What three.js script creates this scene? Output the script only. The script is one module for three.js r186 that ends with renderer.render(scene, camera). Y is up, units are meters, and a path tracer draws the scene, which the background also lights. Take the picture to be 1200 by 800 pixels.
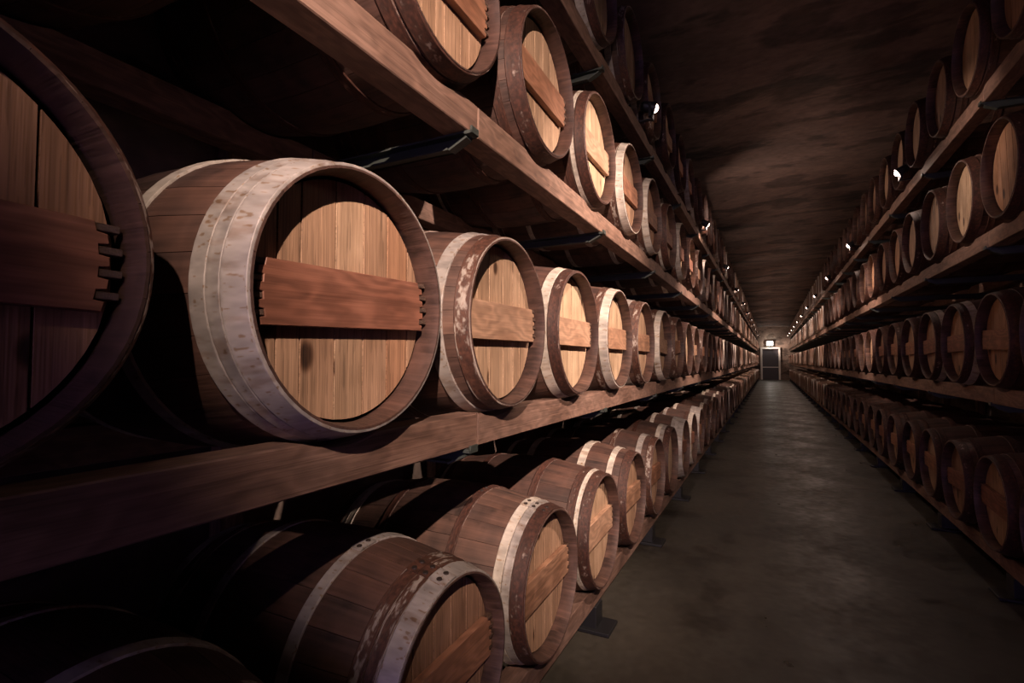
import * as THREE from 'three';
import { mergeGeometries } from 'three/addons/utils/BufferGeometryUtils.js';
import { RoundedBoxGeometry } from 'three/addons/geometries/RoundedBoxGeometry.js';

// ---------------------------------------------------------------- camera, sky, exposure
const scene = new THREE.Scene();
const CAM_Y = 1.40;
const camera = new THREE.PerspectiveCamera(66.97, 1.5, 0.05, 120);
camera.position.set(0, CAM_Y, 0);
{
  const yaw = 0.4641, pitch = 0.0387;
  camera.lookAt(-Math.sin(yaw) * Math.cos(pitch), CAM_Y + Math.sin(pitch), -Math.cos(yaw) * Math.cos(pitch));
}
scene.add(camera);
scene.background = new THREE.Color().setRGB(1.15, 0.80, 1.95);       // violet fill for the shadows, entering by the added opening behind the camera
scene.backgroundIntensity = 1.0;
const renderer = new THREE.WebGLRenderer();
renderer.toneMapping = THREE.LinearToneMapping;
renderer.toneMappingExposure = 1.0;
renderer.shadowMap.enabled = true;
// lamps on the two top shelf beams: distance down the aisle, strength of the beam, strength of the spill, where the beam aims (distance, height)
const LAMP_COLOR = new THREE.Color().setRGB(1.0, 0.73, 0.60);
// [distance, beam strength, spill strength, aim distance, aim height, half angle of the beam]
const LAMPS_RIGHT = [[-1.68, 128, 0.04, 2.45, 1.62, 0.39], [2.60, 52, 0.2, 2.85, 1.85, 0.52]];
for (let s = 6.16; s < 43; s += 3.5625) LAMPS_RIGHT.push([s, 46, 1.2, s + 0.2, 2.0, 0.47]);
const LAMPS_LEFT = [[3.78, 11, 0.12, 4.55, 2.72, 0.36], [7.34, 44, 4.2, 8.6, 2.1, 0.34]];
for (let s = 10.90; s < 43; s += 3.5625) LAMPS_LEFT.push([s, 30, 1.2, s + 1.3, 2.3, 0.42]);

// ---------------------------------------------------------------- helpers
let seed = 20177;
const rnd = () => { seed = (seed * 1664525 + 1013904223) >>> 0; return seed / 4294967296; };
const rr = (a, b) => a + (b - a) * rnd();
const taken = {};
function numbered(n) { taken[n] = (taken[n] ?? -1) + 1; return taken[n] ? `${n}_${String(taken[n]).padStart(3, '0')}` : n; }
function tag(o, label, category, group) { o.userData.label = label; o.userData.category = category; if (group) o.userData.group = group; return o; }
function thing(name, label, category, group) { const o = new THREE.Group(); o.name = numbered(name); scene.add(o); return tag(o, label, category, group); }
function part(name, geo, mat, parent) { const m = new THREE.Mesh(geo, mat); m.name = name; parent.add(m); return m; }
function structure(name, geo, mat) { const m = new THREE.Mesh(geo, mat); m.name = name; m.userData.kind = 'structure'; scene.add(m); return m; }

// periodic value noise
const LAT = new Float32Array(65536); for (let i = 0; i < 65536; i++) LAT[i] = rnd();
function vnoise(x, y, px, py, o) {
  const xi = Math.floor(x), yi = Math.floor(y), fx = x - xi, fy = y - yi;
  const sx = fx * fx * (3 - 2 * fx), sy = fy * fy * (3 - 2 * fy);
  const m = (a, p) => ((a % p) + p) % p;
  const x0 = m(xi, px), x1 = m(xi + 1, px), y0 = m(yi, py), y1 = m(yi + 1, py);
  const h = (a, b) => LAT[(a * 977 + b * 5417 + o * 7919) & 65535];
  const a = h(x0, y0), b = h(x1, y0), c = h(x0, y1), d = h(x1, y1);
  return (a + (b - a) * sx) * (1 - sy) + (c + (d - c) * sx) * sy;
}
function fbm(u, v, fx, fy, oct, o) {
  let s = 0, w = 0.5, t = 0;
  for (let k = 0; k < oct; k++) { s += w * vnoise(u * fx, v * fy, fx, fy, o + k * 13); t += w; w *= 0.55; fx *= 2; fy *= 2; }
  return s / t;
}
const clamp = (x, a = 0, b = 1) => Math.min(b, Math.max(a, x));
const smooth = (a, b, x) => { const t = clamp((x - a) / (b - a)); return t * t * (3 - 2 * t); };
function texture(w, h, fn, srgb, sx, sy) {            // fn(u, v) -> [r, g, b]; sx, sy: metres that one tile covers
  const d = new Uint8Array(w * h * 4);
  for (let j = 0; j < h; j++) for (let i = 0; i < w; i++) {
    const c = fn(i / w, j / h), k = (j * w + i) * 4;
    d[k] = clamp(c[0]) * 255; d[k + 1] = clamp(c[1]) * 255; d[k + 2] = clamp(c[2]) * 255; d[k + 3] = 255;
  }
  const t = new THREE.DataTexture(d, w, h);
  t.wrapS = t.wrapT = THREE.RepeatWrapping; t.magFilter = THREE.LinearFilter; t.minFilter = THREE.LinearMipmapLinearFilter; t.generateMipmaps = true;
  if (srgb) t.colorSpace = THREE.SRGBColorSpace;
  t.repeat.set(1 / sx, 1 / sy); t.needsUpdate = true;
  return t;
}

// oak: grain runs along v; tile 0.6 m across, 1.2 m along
const KN = [[0.13, 0.30, 0.020], [0.47, 0.74, 0.026], [0.80, 0.12, 0.018], [0.66, 0.52, 0.022]];
function oak(u, v) {
  const warp = fbm(u, v, 6, 3, 3, 3) * 0.9;
  let kn = 0, bend = 0;
  for (const [a, b, r] of KN) {
    const du = (u - a) * 0.6, dv = (v - b) * 1.2 * 0.62, q = Math.hypot(du, dv) / r;
    kn = Math.max(kn, 1 - smooth(0.35, 1.0, q)); bend += Math.exp(-q * q * 0.25) * 0.35 * Math.sign(du || 1);
  }
  const streak = fbm(u + bend * 0.02, v, 90, 3, 3, 21), fine = fbm(u, v, 260, 10, 2, 41);
  const ring = 0.5 + 0.5 * Math.sin((u * 30 + warp * 2.2 + bend * 3) * Math.PI * 2);
  const blotch = fbm(u, v, 4, 5, 4, 61);
  let g = 0.80 + 0.20 * (streak - 0.5) + 0.10 * (fine - 0.5) + 0.03 * (ring - 0.5) + 0.36 * (blotch - 0.5);
  const pore = smooth(0.70, 0.80, fbm(u, v, 300, 16, 1, 77)) * 0.12;
  g -= pore + kn * 0.42;
  return [g, g * (0.985 - kn * 0.12 - 0.05 * (0.5 - blotch)), g * (0.965 - kn * 0.18 - 0.10 * (0.5 - blotch))];
}
const OAK = texture(512, 1024, oak, true, 0.6, 1.2);
const OAKB = texture(512, 1024, (u, v) => { const a = 0.5 * fbm(u, v, 90, 3, 3, 21) + 0.5 * fbm(u, v, 260, 10, 2, 41); return [a, a, a]; }, false, 0.6, 1.2);
// flat sawn planks: flame figure along u, quiet streaks
const FLAME = texture(1024, 512, (u, v) => {
  const w = fbm(u, v, 4, 5, 4, 151), w2 = fbm(u, v, 10, 8, 3, 171), st = fbm(u, v, 5, 110, 3, 191), bl = fbm(u, v, 5, 4, 5, 211);
  const ring = 0.5 + 0.5 * Math.sin((v * 6 + w * 5.5 + w2 * 0.9) * Math.PI * 2);
  const g = 0.78 + 0.12 * (ring - 0.5) + 0.16 * (st - 0.5) + 0.42 * (bl - 0.5);
  return [g, g * (0.97 - 0.10 * (0.5 - bl)), g * (0.95 - 0.16 * (0.5 - bl))];
}, true, 1.2, 0.5);
const FLAMEB = texture(1024, 512, (u, v) => { const a = 0.7 * fbm(u, v, 5, 110, 3, 191) + 0.3 * fbm(u, v, 30, 40, 3, 221); return [a, a, a]; }, false, 1.2, 0.5);
// weathered stave oak: stained, streaky, smudged across
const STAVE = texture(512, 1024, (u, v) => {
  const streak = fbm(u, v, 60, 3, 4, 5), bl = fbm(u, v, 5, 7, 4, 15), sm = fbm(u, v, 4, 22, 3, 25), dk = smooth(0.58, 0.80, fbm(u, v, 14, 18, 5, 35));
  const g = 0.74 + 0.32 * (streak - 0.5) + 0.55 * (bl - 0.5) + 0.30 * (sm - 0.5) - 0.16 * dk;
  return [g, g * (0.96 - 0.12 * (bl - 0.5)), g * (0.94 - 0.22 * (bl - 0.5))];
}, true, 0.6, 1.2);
const STAVEB = texture(512, 1024, (u, v) => { const a = 0.6 * fbm(u, v, 60, 3, 4, 5) + 0.4 * fbm(u, v, 120, 30, 3, 55); return [a, a, a]; }, false, 0.6, 1.2);
// hoop steel: zinc spangle, drips and spots; u runs round the hoop
const ZINC = texture(1024, 256, (u, v) => {
  const a = fbm(u, v, 24, 3, 4, 7), b = fbm(u, v, 120, 16, 3, 17), d = smooth(0.55, 0.80, fbm(u, v, 60, 5, 5, 27)), sp = smooth(0.74, 0.82, fbm(u, v, 260, 40, 2, 37));
  const g = 0.80 + 0.30 * (a - 0.5) + 0.24 * (b - 0.5) - 0.10 * d - 0.13 * sp;
  return [g, g * (0.985 - 0.06 * d - 0.1 * sp), g * (0.97 - 0.10 * d - 0.2 * sp)];
}, true, 1.6, 0.26);
const RUSTY = (lo, hi, edge, o) => texture(1024, 256, (u, v) => {            // one tile across the hoop: rust in its field, zinc left along its worn edges
  const a = fbm(u, v, 20, 4, 5, o), b = fbm(u, v, 150, 16, 3, o + 9), e = Math.min(v, 1 - v) * 2;
  const k = smooth(lo, hi, a + 0.40 * (b - 0.5) + edge * (smooth(0.0, 0.42, e) - 0.8));
  const z = 0.74 + 0.3 * (b - 0.5), r = 0.60 + 0.5 * (b - 0.5) + 0.3 * (a - 0.5);
  return [z + (r * 0.56 - z) * k, z * 0.97 + (r * 0.385 - z * 0.97) * k, z * 0.94 + (r * 0.32 - z * 0.94) * k];
}, true, 1.6, 0.26);
const RUST_HALF = RUSTY(0.30, 0.52, 0.42, 101), RUST_FULL = RUSTY(0.16, 0.36, 0.16, 131);
const METALB = texture(1024, 256, (u, v) => { const b = 0.6 * fbm(u, v, 120, 16, 3, 17) + 0.4 * fbm(u, v, 20, 4, 4, 101); return [b, b, b]; }, false, 1.6, 0.26);
// concrete floor and rough plaster ceiling
const FLOOR = texture(1024, 1024, (u, v) => {
  const a = fbm(u, v, 5, 5, 6, 9), b = fbm(u, v, 90, 90, 3, 19), c = smooth(0.56, 0.72, fbm(u, v, 9, 9, 5, 29));
  const g = 0.76 + 0.34 * (a - 0.5) + 0.16 * (b - 0.5) - 0.16 * c;
  return [g, g * (0.99 - 0.04 * c), g * (0.97 - 0.06 * c)];
}, true, 3, 3);
const FLOORR = texture(512, 512, (u, v) => { const a = 0.48 + 0.5 * (fbm(u, v, 7, 7, 5, 39) - 0.5) + 0.2 * (fbm(u, v, 60, 60, 2, 49) - 0.5); return [a, a, a]; }, false, 3, 3);
const PLASTER = texture(1024, 1024, (u, v) => {
  const a = fbm(u, v, 4, 6, 6, 11), b = fbm(u, v, 60, 80, 3, 31), c = smooth(0.55, 0.7, fbm(u, v, 6, 14, 5, 51));
  const g = 0.72 + 0.5 * (a - 0.5) + 0.2 * (b - 0.5) - 0.25 * c;
  return [g, g * 0.96, g * 0.92];
}, true, 4, 4);
const PLASTERB = texture(1024, 1024, (u, v) => { const a = 0.65 * fbm(u, v, 8, 14, 6, 71) + 0.35 * fbm(u, v, 3, 5, 3, 81); return [a, a, a]; }, false, 4, 4);

const std = (o) => new THREE.MeshStandardMaterial(o);
const rgb = (r, g, b) => new THREE.Color().setRGB(r, g, b);
const oakMat = (c, rough = 0.62) => std({ color: c, map: OAK, bumpMap: OAKB, bumpScale: 0.0012, roughness: rough });
const M = {
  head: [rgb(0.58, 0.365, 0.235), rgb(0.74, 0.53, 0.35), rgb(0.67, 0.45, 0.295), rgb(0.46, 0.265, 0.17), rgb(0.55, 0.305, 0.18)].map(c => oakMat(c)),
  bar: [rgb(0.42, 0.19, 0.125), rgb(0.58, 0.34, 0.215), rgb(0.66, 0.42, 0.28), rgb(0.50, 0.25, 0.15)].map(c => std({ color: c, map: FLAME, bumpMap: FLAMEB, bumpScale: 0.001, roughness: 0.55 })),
  peg: oakMat(rgb(0.16, 0.09, 0.06)),
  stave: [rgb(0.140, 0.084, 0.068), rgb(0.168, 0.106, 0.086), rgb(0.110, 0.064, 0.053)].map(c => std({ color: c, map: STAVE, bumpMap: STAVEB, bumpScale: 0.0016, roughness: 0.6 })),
  zinc: std({ color: rgb(0.66, 0.61, 0.58), map: ZINC, bumpMap: METALB, bumpScale: 0.0006, roughness: 0.55, metalness: 0.25 }),
  pale: std({ color: rgb(0.86, 0.79, 0.70), map: ZINC, bumpMap: METALB, bumpScale: 0.0006, roughness: 0.6, metalness: 0.1 }),
  half: std({ color: rgb(0.80, 0.72, 0.66), map: RUST_HALF, bumpMap: METALB, bumpScale: 0.001, roughness: 0.62, metalness: 0.1 }),
  rust: std({ color: rgb(0.62, 0.50, 0.46), map: RUST_FULL, bumpMap: METALB, bumpScale: 0.0012, roughness: 0.66, metalness: 0.1 }),
  rivet: std({ color: rgb(0.05, 0.035, 0.03), roughness: 0.6, metalness: 0.4 }),
  beam: [rgb(0.33, 0.205, 0.155), rgb(0.37, 0.235, 0.175), rgb(0.30, 0.185, 0.14)].map(c => std({ color: c, map: FLAME, bumpMap: FLAMEB, bumpScale: 0.0018, roughness: 0.7 })),
  green: std({ color: rgb(0.052, 0.062, 0.054), roughness: 0.5, metalness: 0.3, bumpMap: METALB, bumpScale: 0.0008 }),
  black: std({ color: rgb(0.03, 0.03, 0.033), roughness: 0.45, metalness: 0.5 }),
  floor: new THREE.MeshPhysicalMaterial({ color: rgb(0.092, 0.083, 0.066), map: FLOOR, roughnessMap: FLOORR, roughness: 1.0, bumpMap: FLOOR, bumpScale: 0.002 }),
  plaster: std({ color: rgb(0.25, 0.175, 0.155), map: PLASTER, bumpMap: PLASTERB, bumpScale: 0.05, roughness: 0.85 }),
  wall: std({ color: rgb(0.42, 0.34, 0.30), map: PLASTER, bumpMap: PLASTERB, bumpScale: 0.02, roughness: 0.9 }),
};

// ---------------------------------------------------------------- the cellar
const XL = -1.99, XR = 2.41, S0 = -4.7, S1 = 44.4, HC = 4.02;         // s: distance down the aisle (world z = -s)
function slab(x0, x1, y0, y1, s0, s1) {                              // box with uv in metres
  const g = new THREE.BoxGeometry(x1 - x0, y1 - y0, s1 - s0), p = g.attributes.position, n = g.attributes.normal, uv = g.attributes.uv;
  g.translate((x0 + x1) / 2, (y0 + y1) / 2, -(s0 + s1) / 2);
  for (let i = 0; i < p.count; i++) {
    const ax = Math.abs(n.getX(i)), ay = Math.abs(n.getY(i));
    if (ax > 0.5) uv.setXY(i, p.getZ(i), p.getY(i)); else if (ay > 0.5) uv.setXY(i, p.getX(i), p.getZ(i)); else uv.setXY(i, p.getX(i), p.getY(i));
  }
  return g;
}
structure('floor', slab(XL - 0.3, XR + 0.3, -0.3, 0, S0 - 3, S1 + 0.3), M.floor);
structure('wall_left', slab(XL - 0.3, XL, 0, HC + 0.3, S0, S1 + 0.3), M.wall);
structure('wall_right', slab(XR, XR + 0.3, 0, HC + 0.3, S0, S1 + 0.3), M.wall);
structure('wall_far', slab(XL, XR, 0, HC + 0.3, S1, S1 + 0.3), M.wall);
{ // unseen end wall: piers and lintel round an opening added for fill light
  const g = mergeGeometries([slab(XL, -1.5, 0, HC + 0.3, S0, S0 + 0.3), slab(1.9, XR, 0, HC + 0.3, S0, S0 + 0.3), slab(-1.5, 1.9, 3.2, HC + 0.3, S0, S0 + 0.3)]);
  structure('wall_fill_opening', g, M.wall);
}
{ // ceiling: rough plaster over boards, gently uneven
  const L = S1 - S0, g = new THREE.PlaneGeometry(XR - XL, L, 40, 420), p = g.attributes.position, uv = g.attributes.uv;
  for (let i = 0; i < p.count; i++) {
    const x = p.getX(i), y = p.getY(i);
    const s = y + L / 2;
    p.setZ(i, (fbm(x / 6 + 0.5, s / 50, 6, 60, 4, 201) - 0.5) * 0.10 + (fbm(x / 6 + 0.5, s / 50, 3, 26, 2, 231) - 0.5) * 0.10);
    uv.setXY(i, x, y);
  }
  g.rotateX(Math.PI / 2); g.translate((XL + XR) / 2, HC, -(S0 + S1) / 2); g.computeVertexNormals();
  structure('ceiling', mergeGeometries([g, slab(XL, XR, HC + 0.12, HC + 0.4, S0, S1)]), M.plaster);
}

// ---------------------------------------------------------------- barrel geometry (axis = local x, front head at x = +HL)
const HL = 0.475, RE = 0.281, RM = 0.345, TH = 0.026, RECESS = 0.056;
const rad = x => RM - (RM - RE) * Math.pow(Math.abs(x) / HL, 1.9);
function staveGeometry(n, nl, na, u0, v0) {
  const pos = [], uv = [], idx = [], a1 = Math.PI * 2 / n, gap = 0.0014 / 0.3;
  const prof = [];                                           // (x, outer radius, inner radius)
  for (let k = 0; k <= nl; k++) {
    const x = -HL + 2 * HL * k / nl, e = HL - Math.abs(x);
    prof.push([x, rad(x) - (e < 1e-6 ? 0.002 : 0), rad(x) - (e < 1e-6 ? 0.007 : TH)]);
  }
  prof.splice(1, 0, [-HL + 0.044, rad(HL - 0.044), rad(HL - 0.044) - TH]);
  prof.splice(prof.length - 1, 0, [HL - 0.044, rad(HL - 0.044), rad(HL - 0.044) - TH]);
  const quad = (a, b, c, d) => { // four corners [x, r, ang]
    const o = pos.length / 3;
    for (const q of [a, b, c, d]) { pos.push(q[0], Math.cos(q[2]) * q[1], Math.sin(q[2]) * q[1]); uv.push(u0 + q[2] * 0.3, v0 + q[0]); }
    idx.push(o, o + 1, o + 2, o, o + 2, o + 3);
  };
  for (let k = 0; k + 1 < prof.length; k++) {
    const [x0, o0, i0] = prof[k], [x1, o1, i1] = prof[k + 1];
    for (let j = 0; j < na; j++) {
      const t0 = gap / 2 + (a1 - gap) * j / na, t1 = gap / 2 + (a1 - gap) * (j + 1) / na;
      const w0 = a1 * j / na, w1 = a1 * (j + 1) / na;
      quad([x0, o0, t0], [x0, o0, t1], [x1, o1, t1], [x1, o1, t0]);
      quad([x0, i0, w1], [x0, i0, w0], [x1, i1, w0], [x1, i1, w1]);
      if (k === 0) quad([x0, o0, t1], [x0, o0, t0], [x0, i0, w0], [x0, i0, w1]);
      if (k + 2 === prof.length) quad([x1, o1, t0], [x1, o1, t1], [x1, i1, w1], [x1, i1, w0]);
    }
    quad([x0, o0, gap / 2], [x1, o1, gap / 2], [x1, i1, 0], [x0, i0, 0]);
    quad([x0, o0, a1 - gap / 2], [x0, i0, a1], [x1, i1, a1], [x1, o1, a1 - gap / 2]);
  }
  const g = new THREE.BufferGeometry();
  g.setAttribute('position', new THREE.Float32BufferAttribute(pos, 3)); g.setAttribute('uv', new THREE.Float32BufferAttribute(uv, 2));
  g.setIndex(idx); g.computeVertexNormals();
  // smooth the outer face along the length: analytic normals where the face points outward
  const p = g.attributes.position, nn = g.attributes.normal;
  for (let i = 0; i < p.count; i++) {
    const x = p.getX(i), y = p.getY(i), z = p.getZ(i), r = Math.hypot(y, z), dot = (nn.getY(i) * y + nn.getZ(i) * z) / r;
    if (Math.abs(dot) > 0.7 && Math.abs(x) < HL - 0.001) {
      const sg = Math.sign(dot), dr = (rad(x + 0.002) - rad(x - 0.002)) / 0.004, l = Math.hypot(1, dr);
      nn.setXYZ(i, -sg * dr / l, sg * y / r / l, sg * z / r / l);
    }
  }
  return g;
}
function turnedProfile(points, seg) {                                  // lathe round local x; points: [x, r]
  const g = new THREE.LatheGeometry(points.map(([x, r]) => new THREE.Vector2(r, x)), seg);
  g.rotateZ(-Math.PI / 2);
  return g;
}
const hoopCache = {};
function hoopGeometry(off, w, lod, rear, fit) {                             // off: distance of its outer edge from the end of the barrel
  const key = [off, w, lod, rear, fit].join();
  if (hoopCache[key]) return hoopCache[key];
  const xa = HL - off, xb = HL - off - w, t = 0.0032;
  let pts = lod === 0
    ? [[xb, rad(xb) - 0.002], [xb, rad(xb) + t * 1.1], [xb + 0.0025, rad(xb) + t * 1.5], [xb + 0.006, rad(xb + 0.006) + t], [(xa + xb) / 2, rad((xa + xb) / 2) + t * 1.05], [xa - 0.006, rad(xa - 0.006) + t], [xa - 0.0025, rad(xa) + t * 1.5], [xa, rad(xa) + t * 1.1], [xa, rad(xa) - 0.002]]
    : [[xb, rad(xb) - 0.002], [xb, rad(xb) + t * 1.2], [xa, rad(xa) + t * 1.2], [xa, rad(xa) - 0.002]];
  const g = turnedProfile(pts, lod === 0 ? 64 : 30);
  const uv = g.attributes.uv, u0 = rr(0, 1.6), v0 = rr(0, 0.2);
  for (let i = 0; i < uv.count; i++) uv.setXY(i, u0 + uv.getX(i) * 1.6, fit ? uv.getY(i) * 0.26 : v0 + uv.getY(i) * w);
  if (rear) { g.rotateY(Math.PI); }
  return hoopCache[key] = g;
}
// where the hoop's ends overlap: a riveted lap on its outer face (angle a from straight up)
function lapGeometry(off, w) {
  const xm = HL - off - w / 2, gs = [], n = 6, span = 0.20;
  const pos = [], uv = [], idx = [];
  for (let j = 0; j <= n; j++) for (const [x, h] of [[xm - w / 2, 0.001], [xm - w / 2, 0.0062], [xm + w / 2, 0.0062], [xm + w / 2, 0.001]]) {
    const a = (j / n - 0.5) * span, r = rad(x) + h;
    pos.push(x, Math.cos(a) * r, Math.sin(a) * r); uv.push(a * 0.3, x);
  }
  for (let j = 0; j < n; j++) for (let k = 0; k < 3; k++) { const o = j * 4 + k; idx.push(o, o + 4, o + 5, o, o + 5, o + 1); }
  idx.push(0, 1, 2, 0, 2, 3); const e = n * 4; idx.push(e, e + 2, e + 1, e, e + 3, e + 2);
  const g = new THREE.BufferGeometry(); g.setAttribute('position', new THREE.Float32BufferAttribute(pos, 3)); g.setAttribute('uv', new THREE.Float32BufferAttribute(uv, 2)); g.setIndex(idx);
  const ni = g.toNonIndexed(); ni.computeVertexNormals(); return ni;
}
function rivetGeometry(off, w, a) {
  const x = HL - off - w / 2, r = rad(x) + 0.0055;
  const g = new THREE.CylinderGeometry(0.0075, 0.0085, 0.004, 12); g.translate(0, r + 0.001, 0); g.rotateX(a); g.translate(x, 0, 0);
  return g;
}
const RH = 0.2600;                                                     // head radius at its groove
function boardSet(n, jitter) {                                         // the head of the barrel cut into upright boards
  const cuts = [-RH]; const out = [];
  const ws = Array.from({ length: n }, () => 1 + jitter * (rnd() - 0.5)), sum = ws.reduce((a, b) => a + b);
  let x = -RH; for (const w of ws) { x += w / sum * RH * 2; cuts.push(x); }
  for (let i = 0; i < n; i++) {
    const a = Math.max(cuts[i], -RH + 0.0005) + 0.0020, b = Math.min(cuts[i + 1], RH - 0.0005) - 0.0020, sh = new THREE.Shape(), m = 6;
    const pts = [];
    for (let k = 0; k <= m; k++) { const q = a + (b - a) * k / m; pts.push(new THREE.Vector2(q, Math.sqrt(RH * RH - q * q))); }
    for (let k = m; k >= 0; k--) { const q = a + (b - a) * k / m; pts.push(new THREE.Vector2(q, -Math.sqrt(RH * RH - q * q))); }
    sh.setFromPoints(pts);
    const g = new THREE.ExtrudeGeometry(sh, { depth: 0.018, bevelEnabled: true, bevelThickness: 0.0004, bevelSize: 0.0003, bevelOffset: -0.0003, bevelSegments: 1, steps: 1 });
    const uv = g.attributes.uv, du = rr(0, 0.6), dv = rr(0, 1.2);
    for (let k = 0; k < uv.count; k++) uv.setXY(k, uv.getX(k) + du, uv.getY(k) + dv);
    g.rotateY(Math.PI / 2); g.translate(HL - RECESS - 0.0192 + rr(-0.0006, 0.0006), 0, 0);
    out.push(g);
  }
  return out;
}
function barGeometry(h, teeth) {                                       // plank across the head, combed at both ends where the pegs hold it
  const hw = y => Math.sqrt(0.2560 ** 2 - y * y) - 0.012, pts = [], t = teeth;
  const edge = [];
  for (let k = 0; k <= t * 2; k++) { const y = -h / 2 + h * k / (t * 2); edge.push([y, k % 2 ? 0.016 : 0]); }
  for (let k = 0; k < edge.length - 1; k++) { const d = (k % 2) ? 0.013 : 0; pts.push([hw(edge[k][0]) - d, edge[k][0] + 0.001], [hw(edge[k + 1][0]) - d, edge[k + 1][0] - 0.001]); }
  const sh = new THREE.Shape();
  const all = [...pts.map(([x, y]) => [x, y]), ...pts.slice().reverse().map(([x, y]) => [-x, y])];
  sh.setFromPoints(all.map(p => new THREE.Vector2(p[0], p[1])));
  const g = new THREE.ExtrudeGeometry(sh, { depth: 0.022, bevelEnabled: true, bevelThickness: 0.0015, bevelSize: 0.0012, bevelOffset: -0.0012, bevelSegments: 1 });
  const uv = g.attributes.uv, du = rr(0, 1), dv = rr(0, 0.6);
  for (let k = 0; k < uv.count; k++) uv.setXY(k, uv.getX(k) + du, uv.getY(k) + dv);
  g.rotateY(Math.PI / 2); g.translate(HL - RECESS + 0.0022, 0, 0);
  return g;
}
function pegGeometry(h, teeth, k, side) {                              // one peg between the plank's end and the chime
  const y = -h / 2 + h * (2 * k + 1.5) / (teeth * 2);
  const x = Math.sqrt(0.2560 ** 2 - y * y) - 0.010;
  const g = new RoundedBoxGeometry(0.020, 0.011, 0.030, 1, 0.002); g.translate(HL - RECESS + 0.014, y, side * (x + 0.0));
  return g;
}
const NSTAVE = 26;
const staveSet = Array.from({ length: 7 }, () => staveGeometry(NSTAVE, 8, 2, rr(0, 0.6), rr(0, 1.2)));
const bodyMid = [0, 1, 2].map(() => mergeGeometries(Array.from({ length: NSTAVE }, (_, i) => staveGeometry(NSTAVE, 4, 1, rr(0, 0.6), rr(0, 1.2)).rotateX(i * Math.PI * 2 / NSTAVE))));
const bodyFarPts = [[-HL, RE - TH], [-HL, RE], [-0.24, rad(0.24)], [0, RM], [0.24, rad(0.24)], [HL, RE], [HL, RE - 0.011], [HL - 0.036, RE - 0.022], [HL - RECESS - 0.02, RE - 0.022]];
const bodyFar = turnedProfile(bodyFarPts, 24); { const uv = bodyFar.attributes.uv; for (let i = 0; i < uv.count; i++) uv.setXY(i, uv.getX(i) * 1.8, uv.getY(i) * 1.2); }
const rearHead = turnedProfile([[-HL + RECESS, 0.0001], [-HL + RECESS, RH], [-HL + RECESS + 0.018, RH], [-HL + RECESS + 0.018, 0.0001]], 24);
const boardSets = [boardSet(7, 0.7), boardSet(8, 0.8), boardSet(6, 0.6), boardSet(7, 0.9)];
const headFar = turnedProfile([[HL - RECESS - 0.02, RH], [HL - RECESS, RH], [HL - RECESS, 0.0001]], 24); { const p = headFar.attributes.position, uv = headFar.attributes.uv; for (let i = 0; i < uv.count; i++) uv.setXY(i, p.getZ(i), p.getY(i)); }
const BAR_H = 0.125, TEETH = 4;
const bars = [barGeometry(BAR_H, TEETH), barGeometry(BAR_H, TEETH), barGeometry(BAR_H, TEETH)];
const pegs = [-1, 1].flatMap(sd => [0, 1, 2, 3].map(k => pegGeometry(BAR_H, TEETH, k, sd)));
const barFar = new THREE.BoxGeometry(0.022, 0.125, 0.45); barFar.translate(HL - RECESS + 0.011, 0, 0); { const p = barFar.attributes.position, uv = barFar.attributes.uv; for (let i = 0; i < uv.count; i++) uv.setXY(i, p.getZ(i), p.getY(i)); }

// hoops from the end inwards: [distance from the end, width, material]
const Z = M.zinc, P = M.pale, H = M.half, R = M.rust;
const HOOPS = {
  triple: [[0.001, 0.052, Z], [0.0545, 0.028, Z], [0.084, 0.034, Z], [0.285, 0.036, P]],
  gapped: [[0.002, 0.046, H], [0.084, 0.042, Z], [0.285, 0.034, H]],
  browned: [[0.002, 0.044, R], [0.049, 0.042, P], [0.285, 0.034, R]],
  bright: [[0.002, 0.046, P], [0.052, 0.038, H], [0.285, 0.034, Z]],
  riveted: [[0.002, 0.052, Z], [0.056, 0.032, H], [0.090, 0.036, H], [0.285, 0.036, Z]],
  rivetedrust: [[0.002, 0.050, R], [0.054, 0.030, Z], [0.086, 0.034, P], [0.285, 0.034, R]],
  striped: [[0.002, 0.048, R], [0.056, 0.020, P], [0.080, 0.036, R], [0.285, 0.036, R]],
  plainrust: [[0.002, 0.046, R], [0.055, 0.040, R], [0.285, 0.034, R]],
  widerust: [[0.002, 0.058, R], [0.090, 0.036, R], [0.285, 0.044, R]],
  twin: [[0.002, 0.050, R], [0.098, 0.036, P], [0.270, 0.048, P]],
};
const MIXED = ['browned', 'gapped', 'striped', 'bright', 'rivetedrust', 'twin', 'triple', 'riveted'];
const AX = 0.350;                                                      // height of the barrel's axis above its underside
function put(m, roll) { m.position.set(0, AX, 0); m.rotation.x = roll; return m; }
function hoopsOn(t, style, roll, lod, lap) {
  for (const rear of [false, true]) for (const [off, w, m] of HOOPS[style]) {
    const h = put(part('hoop', hoopGeometry(off, w, lod, rear, m === H || m === R), m, t), roll);
    if (lod === 0 && !rear && lap !== undefined) {
      const la = lapGeometry(off, w); la.rotateX(lap - roll); const l = part('hoop_lap', la, m, h);
      for (const d of [-0.055, 0.055]) { const rg = rivetGeometry(off, w, d); rg.rotateX(lap - roll); part('rivet', rg, M.rivet, h); }
    }
  }
}
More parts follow.
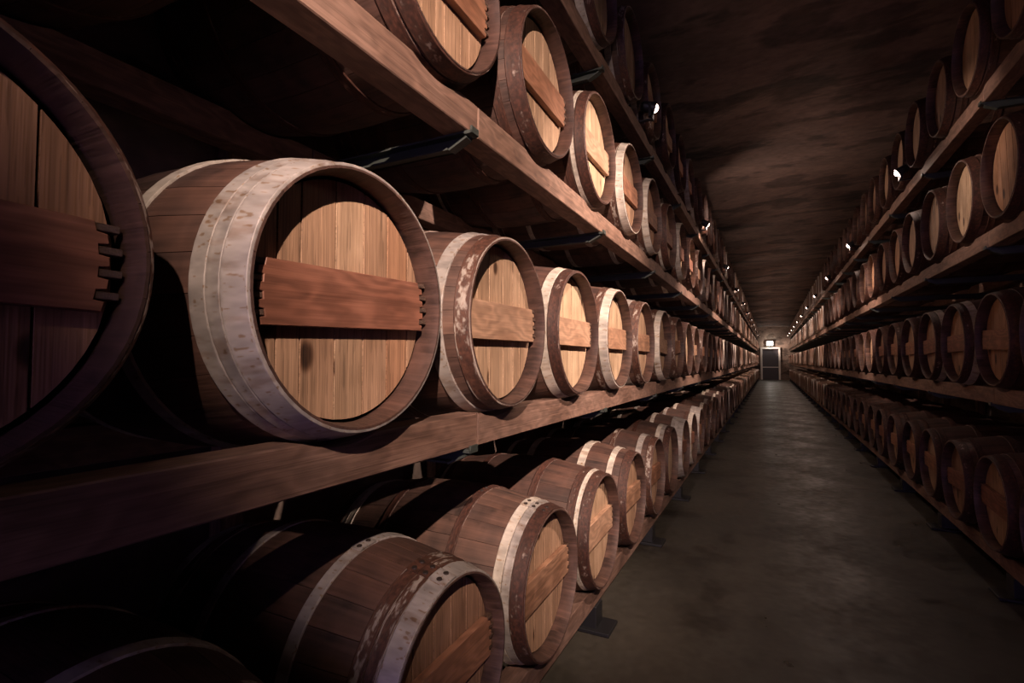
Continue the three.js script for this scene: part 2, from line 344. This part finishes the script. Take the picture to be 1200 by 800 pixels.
function barrelNear(t, o) {
  const roll = rr(0, 6);
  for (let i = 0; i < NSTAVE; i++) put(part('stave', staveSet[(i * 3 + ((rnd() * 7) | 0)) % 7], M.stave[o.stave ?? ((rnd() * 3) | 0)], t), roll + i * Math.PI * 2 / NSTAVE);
  hoopsOn(t, o.hoops, roll, 0, o.lap);
  const bs = boardSets[o.boards ?? 0];
  for (const b of bs) put(part('head_board', b, o.headMats ? o.headMats[(rnd() * o.headMats.length) | 0] : M.head[o.head ?? 0], t), o.tilt ?? 0);
  put(part('rear_head', rearHead, M.head[o.head ?? 0], t), 0);
  if (o.bar !== null) {
    put(part('crossbar', bars[o.barShape ?? 0], M.bar[o.bar ?? 0], t), (o.tilt ?? 0) + (o.barTilt ?? 0));
    for (const p of pegs) put(part('peg', p, M.peg, t), (o.tilt ?? 0) + (o.barTilt ?? 0));
  }
}
function barrelMid(t, o) {
  const roll = rr(0, 6);
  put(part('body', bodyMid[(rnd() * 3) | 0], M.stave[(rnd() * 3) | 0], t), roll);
  hoopsOn(t, o.hoops, roll, 1);
  for (const b of boardSets[(rnd() * 4) | 0]) put(part('head_board', b, M.head[o.head], t), o.tilt ?? 0);
  put(part('rear_head', rearHead, M.head[o.head ?? 0], t), 0);
  if (o.bar !== null) put(part('crossbar', bars[(rnd() * 3) | 0], M.bar[o.bar], t), o.tilt ?? 0);
}
function barrelFar(t, o) {
  put(part('body', bodyFar, M.stave[(rnd() * 3) | 0], t), rr(0, 6));
  hoopsOn(t, o.hoops, 0, 1);
  put(part('head', headFar, M.head[o.head], t), 0);
  if (o.bar !== null) put(part('crossbar', barFar, M.bar[o.bar], t), o.tilt ?? 0);
}
// the farthest barrels: one shape in vertex colours
function colored(g, c) { const q = g.index ? g.toNonIndexed() : g.clone(); const a = new Float32Array(q.attributes.position.count * 3); for (let i = 0; i < a.length; i += 3) { a[i] = c[0]; a[i + 1] = c[1]; a[i + 2] = c[2]; } q.setAttribute('color', new THREE.BufferAttribute(a, 3)); return q; }
const tinyMat = std({ vertexColors: true, roughness: 0.6 });
const tinySet = [[0, null, [0.55, 0.5, 0.46]], [1, 0, [0.22, 0.12, 0.09]], [2, 1, [0.7, 0.63, 0.56]], [4, 2, [0.25, 0.14, 0.1]]].map(([h, b, hc]) => {
  const hd = [[0.46, 0.30, 0.16], [0.56, 0.40, 0.22], [0.50, 0.34, 0.19], [0.4, 0.22, 0.11], [0.42, 0.25, 0.13]][h];
  const list = [colored(turnedProfile(bodyFarPts, 16), [0.19, 0.12, 0.085]), colored(turnedProfile([[HL - RECESS, RH], [HL - RECESS, 0.0001]], 14), hd)];
  for (const [off, w] of [[0.002, 0.046], [0.06, 0.036], [0.285, 0.034]]) { const xa = HL - off, xb = xa - w; list.push(colored(turnedProfile([[xb, rad(xb) + 0.003], [xa, rad(xa) + 0.003], [xa, rad(xa) - 0.002]], 16), hc)); }
  if (b !== null) list.push(colored(barFar, [[0.30, 0.15, 0.08], [0.45, 0.28, 0.14], [0.5, 0.34, 0.19]][b]));
  const g = mergeGeometries(list.map(q => { q.deleteAttribute('uv'); return q; })); g.translate(0, AX, 0); return g;
});

// ---------------------------------------------------------------- the two racks
const DL = 0.7815, DR = 1.20, PITCH = 0.7125;
const BEAM_BOTTOM = [0.128, 1.132, 2.128, 3.070], BEAM_H = 0.102, AXIS_OVER = [0.296, 0.300, 0.296, 0.296];
const AXIS_Y = BEAM_BOTTOM.map((b, k) => b + BEAM_H + AXIS_OVER[k]);
const PHASE = { left: [0.513, 0.854, 0.491, 0.56], right: [0.65, 0.574, 0.364, 0.80] };
const FRAME0 = 1.43, FRAME = 1.425, SEG = FRAME * 2;
function beamGeometry(rel, over) {                                           // scalloped timber: one cradle under each barrel; runs along +s = local -z, front face at local x = 0
  const R0 = 0.3190, hw = Math.sqrt(R0 * R0 - over * over), sh = new THREE.Shape(), pts = [[0.003, 0], [SEG - 0.003, 0]], top = [];
  top.push([0.003, null], [SEG - 0.003, null]);
  const yTop = s => { for (let k = -1; k < 6; k++) { const q = rel + k * PITCH, d = Math.abs(s - q); if (d < hw) return BEAM_H + over - Math.sqrt(R0 * R0 - d * d); } return BEAM_H; };
  for (let k = -1; k < 6; k++) for (let j = 0; j <= 12; j++) { const s = rel + k * PITCH - hw + 2 * hw * j / 12; if (s > 0.004 && s < SEG - 0.004) top.push([s, null]); }
  top.sort((a, b) => b[0] - a[0]);
  for (const [s] of top) pts.push([s, yTop(s)]);
  sh.setFromPoints(pts.map(p => new THREE.Vector2(p[0], p[1])));
  const g = new THREE.ExtrudeGeometry(sh, { depth: 0.085, bevelEnabled: true, bevelThickness: 0.003, bevelSize: 0.003, bevelOffset: -0.003, bevelSegments: 1 });
  const uv = g.attributes.uv, du = rr(0, 1), dv = rr(0, 0.5);
  for (let k = 0; k < uv.count; k++) uv.setXY(k, uv.getX(k) + du, uv.getY(k) + dv);
  g.rotateY(Math.PI / 2); g.translate(-0.088, 0, 0);                   // shape x (= s) -> local -z, depth -> local x, front face at 0
  return g;
}
function armGeometry(len) {                                            // steel channel under the beams, its nose cut on the slant
  const sh = new THREE.Shape(); sh.setFromPoints([[0.0, 0], [-0.015, -0.02], [-0.08, -0.050], [-len, -0.050], [-len, 0]].map(p => new THREE.Vector2(p[0], p[1])));
  const web = new THREE.ExtrudeGeometry(sh, { depth: 0.008, bevelEnabled: false });
  const topF = new THREE.BoxGeometry(len - 0.01, 0.007, 0.036); topF.translate(-len / 2, -0.0035, 0.018);
  const botF = new THREE.BoxGeometry(len - 0.09, 0.007, 0.036); botF.translate(-len / 2 - 0.04, -0.0465, 0.018);
  const nose = new THREE.BoxGeometry(0.072, 0.007, 0.036); nose.rotateZ(0.432); nose.translate(-0.0475, -0.035, 0.018);
  return mergeGeometries([web.toNonIndexed ? (web.index ? web.toNonIndexed() : web) : web, topF.toNonIndexed(), botF.toNonIndexed(), nose.toNonIndexed()]);
}
const lipGeometry = (() => { // upturned steel tab that grips the beam's front lower edge
  const a = new RoundedBoxGeometry(0.008, 0.024, 0.044, 1, 0.002); a.translate(0.005, -0.001, 0.018);
  const b = new RoundedBoxGeometry(0.03, 0.012, 0.044, 1, 0.002); b.translate(-0.006, -0.007, 0.018);
  return mergeGeometries([a, b]);
})();
const footBlock = new RoundedBoxGeometry(0.11, 0.118, 0.11, 1, 0.004), footPlate = new RoundedBoxGeometry(0.20, 0.02, 0.17, 1, 0.004);
function makeRack(side, label) {
  const t = thing('barrel_rack', label, 'rack');
  const right = side === 'right', d = (right ? DR : DL) + 0.058;
  t.position.set(right ? d : -d, 0, 0); if (right) t.scale.x = 1;
  const sgn = right ? -1 : 1;                                          // local +x = towards the aisle on the left rack
  const holder = (m, x, y, s, flip) => { m.position.set(sgn * x, y, -s); if (right) m.rotation.y = Math.PI; return m; };
  const back = right ? XR - d : -XL - d;
  for (let k = 0; k < 4; k++) {
    const rel0 = ((PHASE[side][k] - (FRAME0 - SEG * 2)) % PITCH + PITCH) % PITCH;
    const rel = right ? ((SEG - rel0) % PITCH) : rel0, g = [0, 1, 2].map(() => beamGeometry(rel, AXIS_OVER[k]));
    for (let s = FRAME0 - SEG * 2, i = 0; s < S1 - SEG - 0.3; s += SEG, i++) {
      const at = right ? s + SEG : s;                                  // a turned segment runs the other way
      holder(part('front_beam', g[(i * 2 + k) % 3], M.beam[(i + k) % 3], t), 0, BEAM_BOTTOM[k], at);
      holder(part('rear_beam', g[(i + k) % 3], M.beam[(i + k + 1) % 3], t), -0.746, BEAM_BOTTOM[k], at);
    }
  }
  const arm = armGeometry(back - 0.01), up = new RoundedBoxGeometry(0.07, 3.0, 0.10, 1, 0.004);
  for (let s = FRAME0 - FRAME * 3; s < S1 - 1; s += FRAME) {
    for (let k = 1; k < 4; k++) {
      const a = holder(part('cross_arm', arm, M.green, t), 0.01, BEAM_BOTTOM[k] - 0.0005, s + (right ? 0.0 : -0.03));
      part('clip', lipGeometry, M.green, a).position.set(0, 0, 0);
    }
    holder(part('upright', up, M.beam[1], t), -back + 0.06, 1.5, s - 0.09);
    const b = holder(part('foot', footBlock, M.black, t), -0.045, 0.069, s - 0.17); part('foot_plate', footPlate, M.black, b).position.set(0.03, -0.059, 0);
    const b2 = holder(part('foot', footBlock, M.black, t), -0.81, 0.069, s - 0.17); part('foot_plate', footPlate, M.black, b2).position.set(0, -0.059, 0);
  }
  return t;
}
makeRack('left', 'timber and steel rack of four barrel tiers, its near barrels brightly lit');
makeRack('right', 'timber and steel rack of four barrel tiers standing mostly in shadow across the aisle');

// ---------------------------------------------------------------- barrels
const TIER = ['bottom rail', 'lowest shelf', 'middle shelf', 'top shelf'];
// barrels of the lit rack with a look of their own: "tier:index" -> [options, label]
const OWN = {
  '1:-1': [{ hoops: 'plainrust', head: 4, bar: 0, boards: 2, barTilt: -0.02, stave: 2 }, 'shadowed oak barrel with brown hoops, lowest shelf, next to the three-band galvanised barrel'],
  '1:0': [{ hoops: 'triple', headMats: [M.head[0], M.head[2], M.head[0], M.head[4]], bar: 0, boards: 0, barTilt: 0.03, stave: 0 }, 'oak barrel with broad grey triple galvanised hoops and reddish crossbar, lowest shelf'],
  '1:1': [{ hoops: 'gapped', head: 2, bar: 2, boards: 1, barShape: 1, barTilt: 0.01 }, 'oak barrel with half rusted front hoop and separate grey hoop, lowest shelf'],
  '1:2': [{ hoops: 'browned', head: 1, bar: 2, boards: 3, barShape: 2 }, 'pale headed oak barrel with brown front hoop and whitish second hoop, lowest shelf'],
  '1:3': [{ hoops: 'bright', head: 1, bar: 1, boards: 0, barShape: 1 }, 'pale headed oak barrel with whitish front hoop, lowest shelf, third past the galvanised one'],
  '1:4': [{ hoops: 'gapped', head: 2, bar: 1, boards: 2 }, 'oak barrel with tan crossbar between whitish hooped barrel and darker ones, lowest shelf'],
  '0:0': [{ hoops: 'riveted', head: 3, bar: 0, boards: 1, lap: 0.5, stave: 2 }, 'dark oak barrel with worn hoops deep in shade on the bottom rail'],
  '0:1': [{ hoops: 'riveted', head: 3, bar: 3, boards: 0, lap: 0.12, barTilt: 0.03, barShape: 1, stave: 0 }, 'oak barrel on bottom rail with grey front hoop and three riveted hoop laps on top'],
  '0:2': [{ hoops: 'rivetedrust', head: 0, bar: 1, boards: 1, lap: 0.10, barTilt: 0.04, stave: 1 }, 'oak barrel on bottom rail with rusty front hoop and riveted whitish hoops behind it'],
  '0:3': [{ hoops: 'striped', head: 2, bar: 2, boards: 3, barTilt: 0.03, barShape: 2 }, 'oak barrel on bottom rail with rusty hoops and one narrow white stripe hoop'],
  '0:4': [{ hoops: 'twin', head: 0, bar: 1, boards: 2 }, 'oak barrel on bottom rail with two wide-set bright white hoops'],
  '0:5': [{ hoops: 'gapped', head: 0, bar: 3, boards: 1 }, 'brown oak barrel on bottom rail just past the two white hoops one'],
  '2:0': [{ hoops: 'plainrust', head: 0, bar: 3, boards: 1, stave: 2 }, 'oak barrel with brown front hoop, middle shelf, beside the dark streaked head one'],
  '2:1': [{ hoops: 'plainrust', head: 0, bar: 3, boards: 3, stave: 2, barTilt: -0.02 }, 'oak barrel with orange crossbar and dark streaked head, on middle shelf above bracket'],
  '2:2': [{ hoops: 'widerust', head: 2, bar: 3, boards: 0, stave: 2, barShape: 1, barTilt: -0.03 }, 'oak barrel with broad orange crossbar and rust brown hoops on the middle shelf'],
  '2:3': [{ hoops: 'striped', head: 1, bar: 2, boards: 2, barShape: 2 }, 'oak barrel with bright yellow head and peeling brown hoops, middle shelf'],
  '2:4': [{ hoops: 'bright', head: 0, bar: 3, boards: 1 }, 'tan headed oak barrel with whitish front hoop, middle shelf, beside the yellow headed one'],
  '2:5': [{ hoops: 'bright', head: 4, bar: 3, boards: 0 }, 'brown headed oak barrel with pale front hoop, middle shelf, second past yellow headed one'],
};
const OWN_RIGHT = {
  '2:5': ['plain orange headed barrel without crossbar and with a knot, middle shelf of shadowed rack', { head: 4 }],
  '2:6': ['bright yellow plain headed barrel on the middle shelf of the shadowed rack', { head: 1 }],
  '2:7': ['tan plain headed barrel beside the bright yellow one, middle shelf of shadowed rack', { head: 2 }],
};
const list = [];
for (const side of ['left', 'right']) for (let k = 0; k < 4; k++) {
  for (let i = -3; i < 66; i++) {
    const s = PHASE[side][k] + i * PITCH;
    const from = side === 'left' ? -1.3 : 1.6;
    if (s < from || s > S1 - 1.6) continue;
    const d = side === 'left' ? DL : DR, F = s * 0.8942 + (side === 'left' ? d : -d) * 0.4477;
    list.push({ side, k, i, s, F, seen: side === 'left' ? s > 0.0 : s > 3.3 });
  }
}
// three hundred of them as barrels of their own, those that show largest first
const order = list.filter(b => b.seen).sort((a, b) => a.F - b.F);
order.forEach((b, n) => { b.single = n < 296; });
for (const b of list) if (!b.seen) b.single = true;
const rest = [];
for (const b of list) {
  const { side, k, i, s } = b, right = side === 'right';
  const own = !right && OWN[`${k}:${i}`], ownR = right && OWN_RIGHT[`${k}:${i}`];
  // look: most have a crossbar; the upper tiers of the shadowed rack have plain heads
  const plain = right ? (k >= 2 ? rnd() < 0.9 : k === 1 ? (i === 11 || i === 12) : false) : (k === 1 && i === 7) || rnd() < 0.08 || (k === 3 && rnd() < 0.5);
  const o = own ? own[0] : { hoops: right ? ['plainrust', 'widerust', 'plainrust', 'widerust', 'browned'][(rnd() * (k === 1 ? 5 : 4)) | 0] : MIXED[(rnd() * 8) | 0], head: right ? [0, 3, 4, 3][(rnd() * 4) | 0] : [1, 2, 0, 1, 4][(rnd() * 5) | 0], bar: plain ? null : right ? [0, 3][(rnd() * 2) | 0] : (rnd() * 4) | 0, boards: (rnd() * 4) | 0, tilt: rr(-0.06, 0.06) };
  if (ownR) Object.assign(o, ownR[1], { bar: null });
  if (!right && k === 1 && i === 7) o.head = 1;
  const y = AXIS_Y[k] - AX, x = right ? DR + HL : -(DL + HL), turn = right ? Math.PI : 0, dx = rr(-0.008, 0.008) * (own ? 0.4 : 1);
  if (!b.single) { const m = new THREE.Matrix4().makeRotationY(turn).setPosition(x + dx, y, -s); rest.push(tinySet[o.bar === null ? 0 : 1 + ((rnd() * 3) | 0)].clone().applyMatrix4(m)); continue; }
  const rackWord = right ? 'the shadowed rack' : 'the lit rack';
  const headWord = o.bar === null ? 'plain headed' : 'crossbarred';
  const tone = ['tan', 'pale', 'light brown', 'brown', 'orange brown'][o.head], hoopWord = { triple: 'grey triple hoops', gapped: 'patchy front hoop', browned: 'brown front hoop', bright: 'whitish front hoop', riveted: 'grey front hoop', rivetedrust: 'rusty front hoop', striped: 'thin white stripe hoop', plainrust: 'paired rusty hoops', widerust: 'broad rusty hoops', twin: 'wide-set white hoop' }[o.hoops];
  const label = own ? own[1] : ownR ? ownR[0]
    : b.F < 8.5 ? `${tone} ${headWord} barrel with ${hoopWord}, ${TIER[k]}, ${right ? 'shadowed' : 'lit'} rack, close by`
    : `${headWord} barrel on the ${TIER[k]} of ${rackWord}, ${b.F < 16 ? 'midway along the aisle' : 'towards the far door'}`;
  const group = own || ownR ? undefined : `barrels on the ${TIER[k]} of ${rackWord}`;
  const near = own || (right ? (b.F < 4.6 && b.seen) : (b.seen && b.F < 3.6));
  if (!near && b.F > 13) {
    const m = new THREE.Mesh(tinySet[o.bar === null ? 0 : 1 + ((rnd() * 3) | 0)], tinyMat); m.name = numbered('barrel'); scene.add(m); tag(m, label, 'barrel', group);
    m.position.set(x + dx, y, -s); m.rotation.y = turn; continue;
  }
  const t = thing('barrel', label, 'barrel', group);
  t.position.set(x + dx, y, -s); t.rotation.y = turn;
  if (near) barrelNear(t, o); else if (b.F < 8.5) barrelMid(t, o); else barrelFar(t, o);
}
if (rest.length) {
  const m = new THREE.Mesh(mergeGeometries(rest), tinyMat); m.name = 'distant_barrels'; m.userData.kind = 'stuff';
  scene.add(m); tag(m, 'rows of tiny oak barrels at the far end of the aisle by the door', 'barrels');
}

// ---------------------------------------------------------------- lamps
const bulbMat = std({ color: rgb(0.9, 0.85, 0.8), emissive: LAMP_COLOR, emissiveIntensity: 9, roughness: 0.4 });
const canGeo = (() => { // open reflector can, opening along +x
  const pts = [[-0.075, 0.0005], [-0.075, 0.022], [-0.055, 0.036], [0.03, 0.046], [0.03, 0.043], [-0.05, 0.033], [-0.06, 0.0005]];
  return turnedProfile(pts, 28);
})();
const bulbGeo = new THREE.SphereGeometry(0.033, 18, 12), yokeGeo = (() => {
  const a = new RoundedBoxGeometry(0.02, 0.10, 0.004, 1, 0.0015); a.translate(0, -0.03, 0.05);
  const b = a.clone(); b.translate(0, 0, -0.10); const c = new RoundedBoxGeometry(0.02, 0.004, 0.104, 1, 0.0015); c.translate(0, -0.08, 0);
  return mergeGeometries([a, b, c]);
})();
const stemGeo = (() => { const g = new RoundedBoxGeometry(0.10, 0.012, 0.03, 1, 0.002); g.translate(-0.045, -0.088, 0); return g; })();
function makeLamp(side, s, power, spill, aimS, aimY, half) {
  const right = side === 'right', x = right ? DR - 0.03 : -(DL - 0.03), y = BEAM_BOTTOM[3] + BEAM_H + 0.088;
  const t = thing('spotlight', right ? 'small black spotlight on the top shelf beam of the shadowed rack' : 'small black spotlight on the top shelf beam of the lit rack', 'lamp', right ? 'spotlights on the shadowed rack' : 'spotlights on the lit rack');
  t.position.set(x, y, -s); t.rotation.y = right ? Math.PI : 0;
  const can = part('housing', canGeo, M.black, t); part('yoke', yokeGeo, M.black, t); part('stem', stemGeo, M.black, t);
  const bulb = part('bulb', bulbGeo, bulbMat, t);
  const target = new THREE.Vector3(right ? -DL : DR, aimY, -aimS), dir = target.clone().sub(t.position).normalize();
  const local = dir.clone().applyAxisAngle(new THREE.Vector3(0, 1, 0), -t.rotation.y);
  can.quaternion.setFromUnitVectors(new THREE.Vector3(1, 0, 0), local);
  bulb.position.copy(local).multiplyScalar(0.022);
  const wp = bulb.position.clone().applyAxisAngle(new THREE.Vector3(0, 1, 0), t.rotation.y).add(t.position);
  const sp = new THREE.SpotLight(LAMP_COLOR, power, 0, half, 0.7, 2); sp.position.copy(wp); sp.target.position.copy(target); sp.shadow.radius = 1; sp.castShadow = true; sp.name = 'spot_beam';
  scene.add(sp); scene.add(sp.target);
  if (spill) { const pl = new THREE.PointLight(LAMP_COLOR, spill, 0, 2); pl.position.copy(wp); pl.castShadow = true; pl.name = 'spot_spill'; scene.add(pl); }
}
for (const a of LAMPS_RIGHT) makeLamp('right', ...a);
for (const a of LAMPS_LEFT) makeLamp('left', ...a);

// ---------------------------------------------------------------- the door at the far end
{
  const sz = S1 - 0.001, cx = 0.0;
  const frameM = std({ color: rgb(0.78, 0.74, 0.70), roughness: 0.5 }), doorM = std({ color: rgb(0.055, 0.05, 0.06), roughness: 0.45 });
  const g = new THREE.Group(); g.name = 'door_1'; g.userData.kind = 'structure'; g.position.set(cx, 0, -sz); scene.add(g);
  const bx = (w, h, d, x, y, z) => { const q = new RoundedBoxGeometry(w, h, d, 1, 0.006); q.translate(x, y, z); return q; };
  part('door_jamb', bx(0.13, 2.36, 0.12, -0.62, 1.18, 0.06), frameM, g); part('door_jamb', bx(0.13, 2.36, 0.12, 0.62, 1.18, 0.06), frameM, g);
  part('door_head', bx(1.37, 0.13, 0.12, 0, 2.425, 0.06), frameM, g);
  part('door_panel', bx(1.10, 1.36, 0.05, 0, 1.67, 0.035), doorM, g); part('door_panel', bx(1.10, 0.92, 0.05, 0, 0.47, 0.035), doorM, g);
  const rail = part('door_rail', bx(1.10, 0.055, 0.07, 0, 0.96, 0.045), frameM, g); rail.userData.label = 'pale push rail';
  const sign = thing('exit_light', 'white glowing light box above the far door', 'light box');
  sign.position.set(cx - 0.02, 2.78, -(S1 - 0.07));
  part('case', new RoundedBoxGeometry(0.50, 0.38, 0.10, 1, 0.01), M.black, sign);
  const f = part('panel', new RoundedBoxGeometry(0.46, 0.34, 0.02, 1, 0.004), std({ color: rgb(0.8, 0.8, 0.8), emissive: rgb(1, 0.9, 0.78), emissiveIntensity: 1.6 }), sign); f.position.set(0, 0, 0.05);
  const pl = new THREE.PointLight(rgb(1, 0.9, 0.78), 2.0, 0, 2); pl.position.set(cx - 0.02, 2.78, -(S1 - 0.07) + 0.20); pl.castShadow = true; scene.add(pl);
}

scene.traverse(o => { if (o.isMesh) { o.castShadow = true; o.receiveShadow = true; } });
renderer.render(scene, camera);
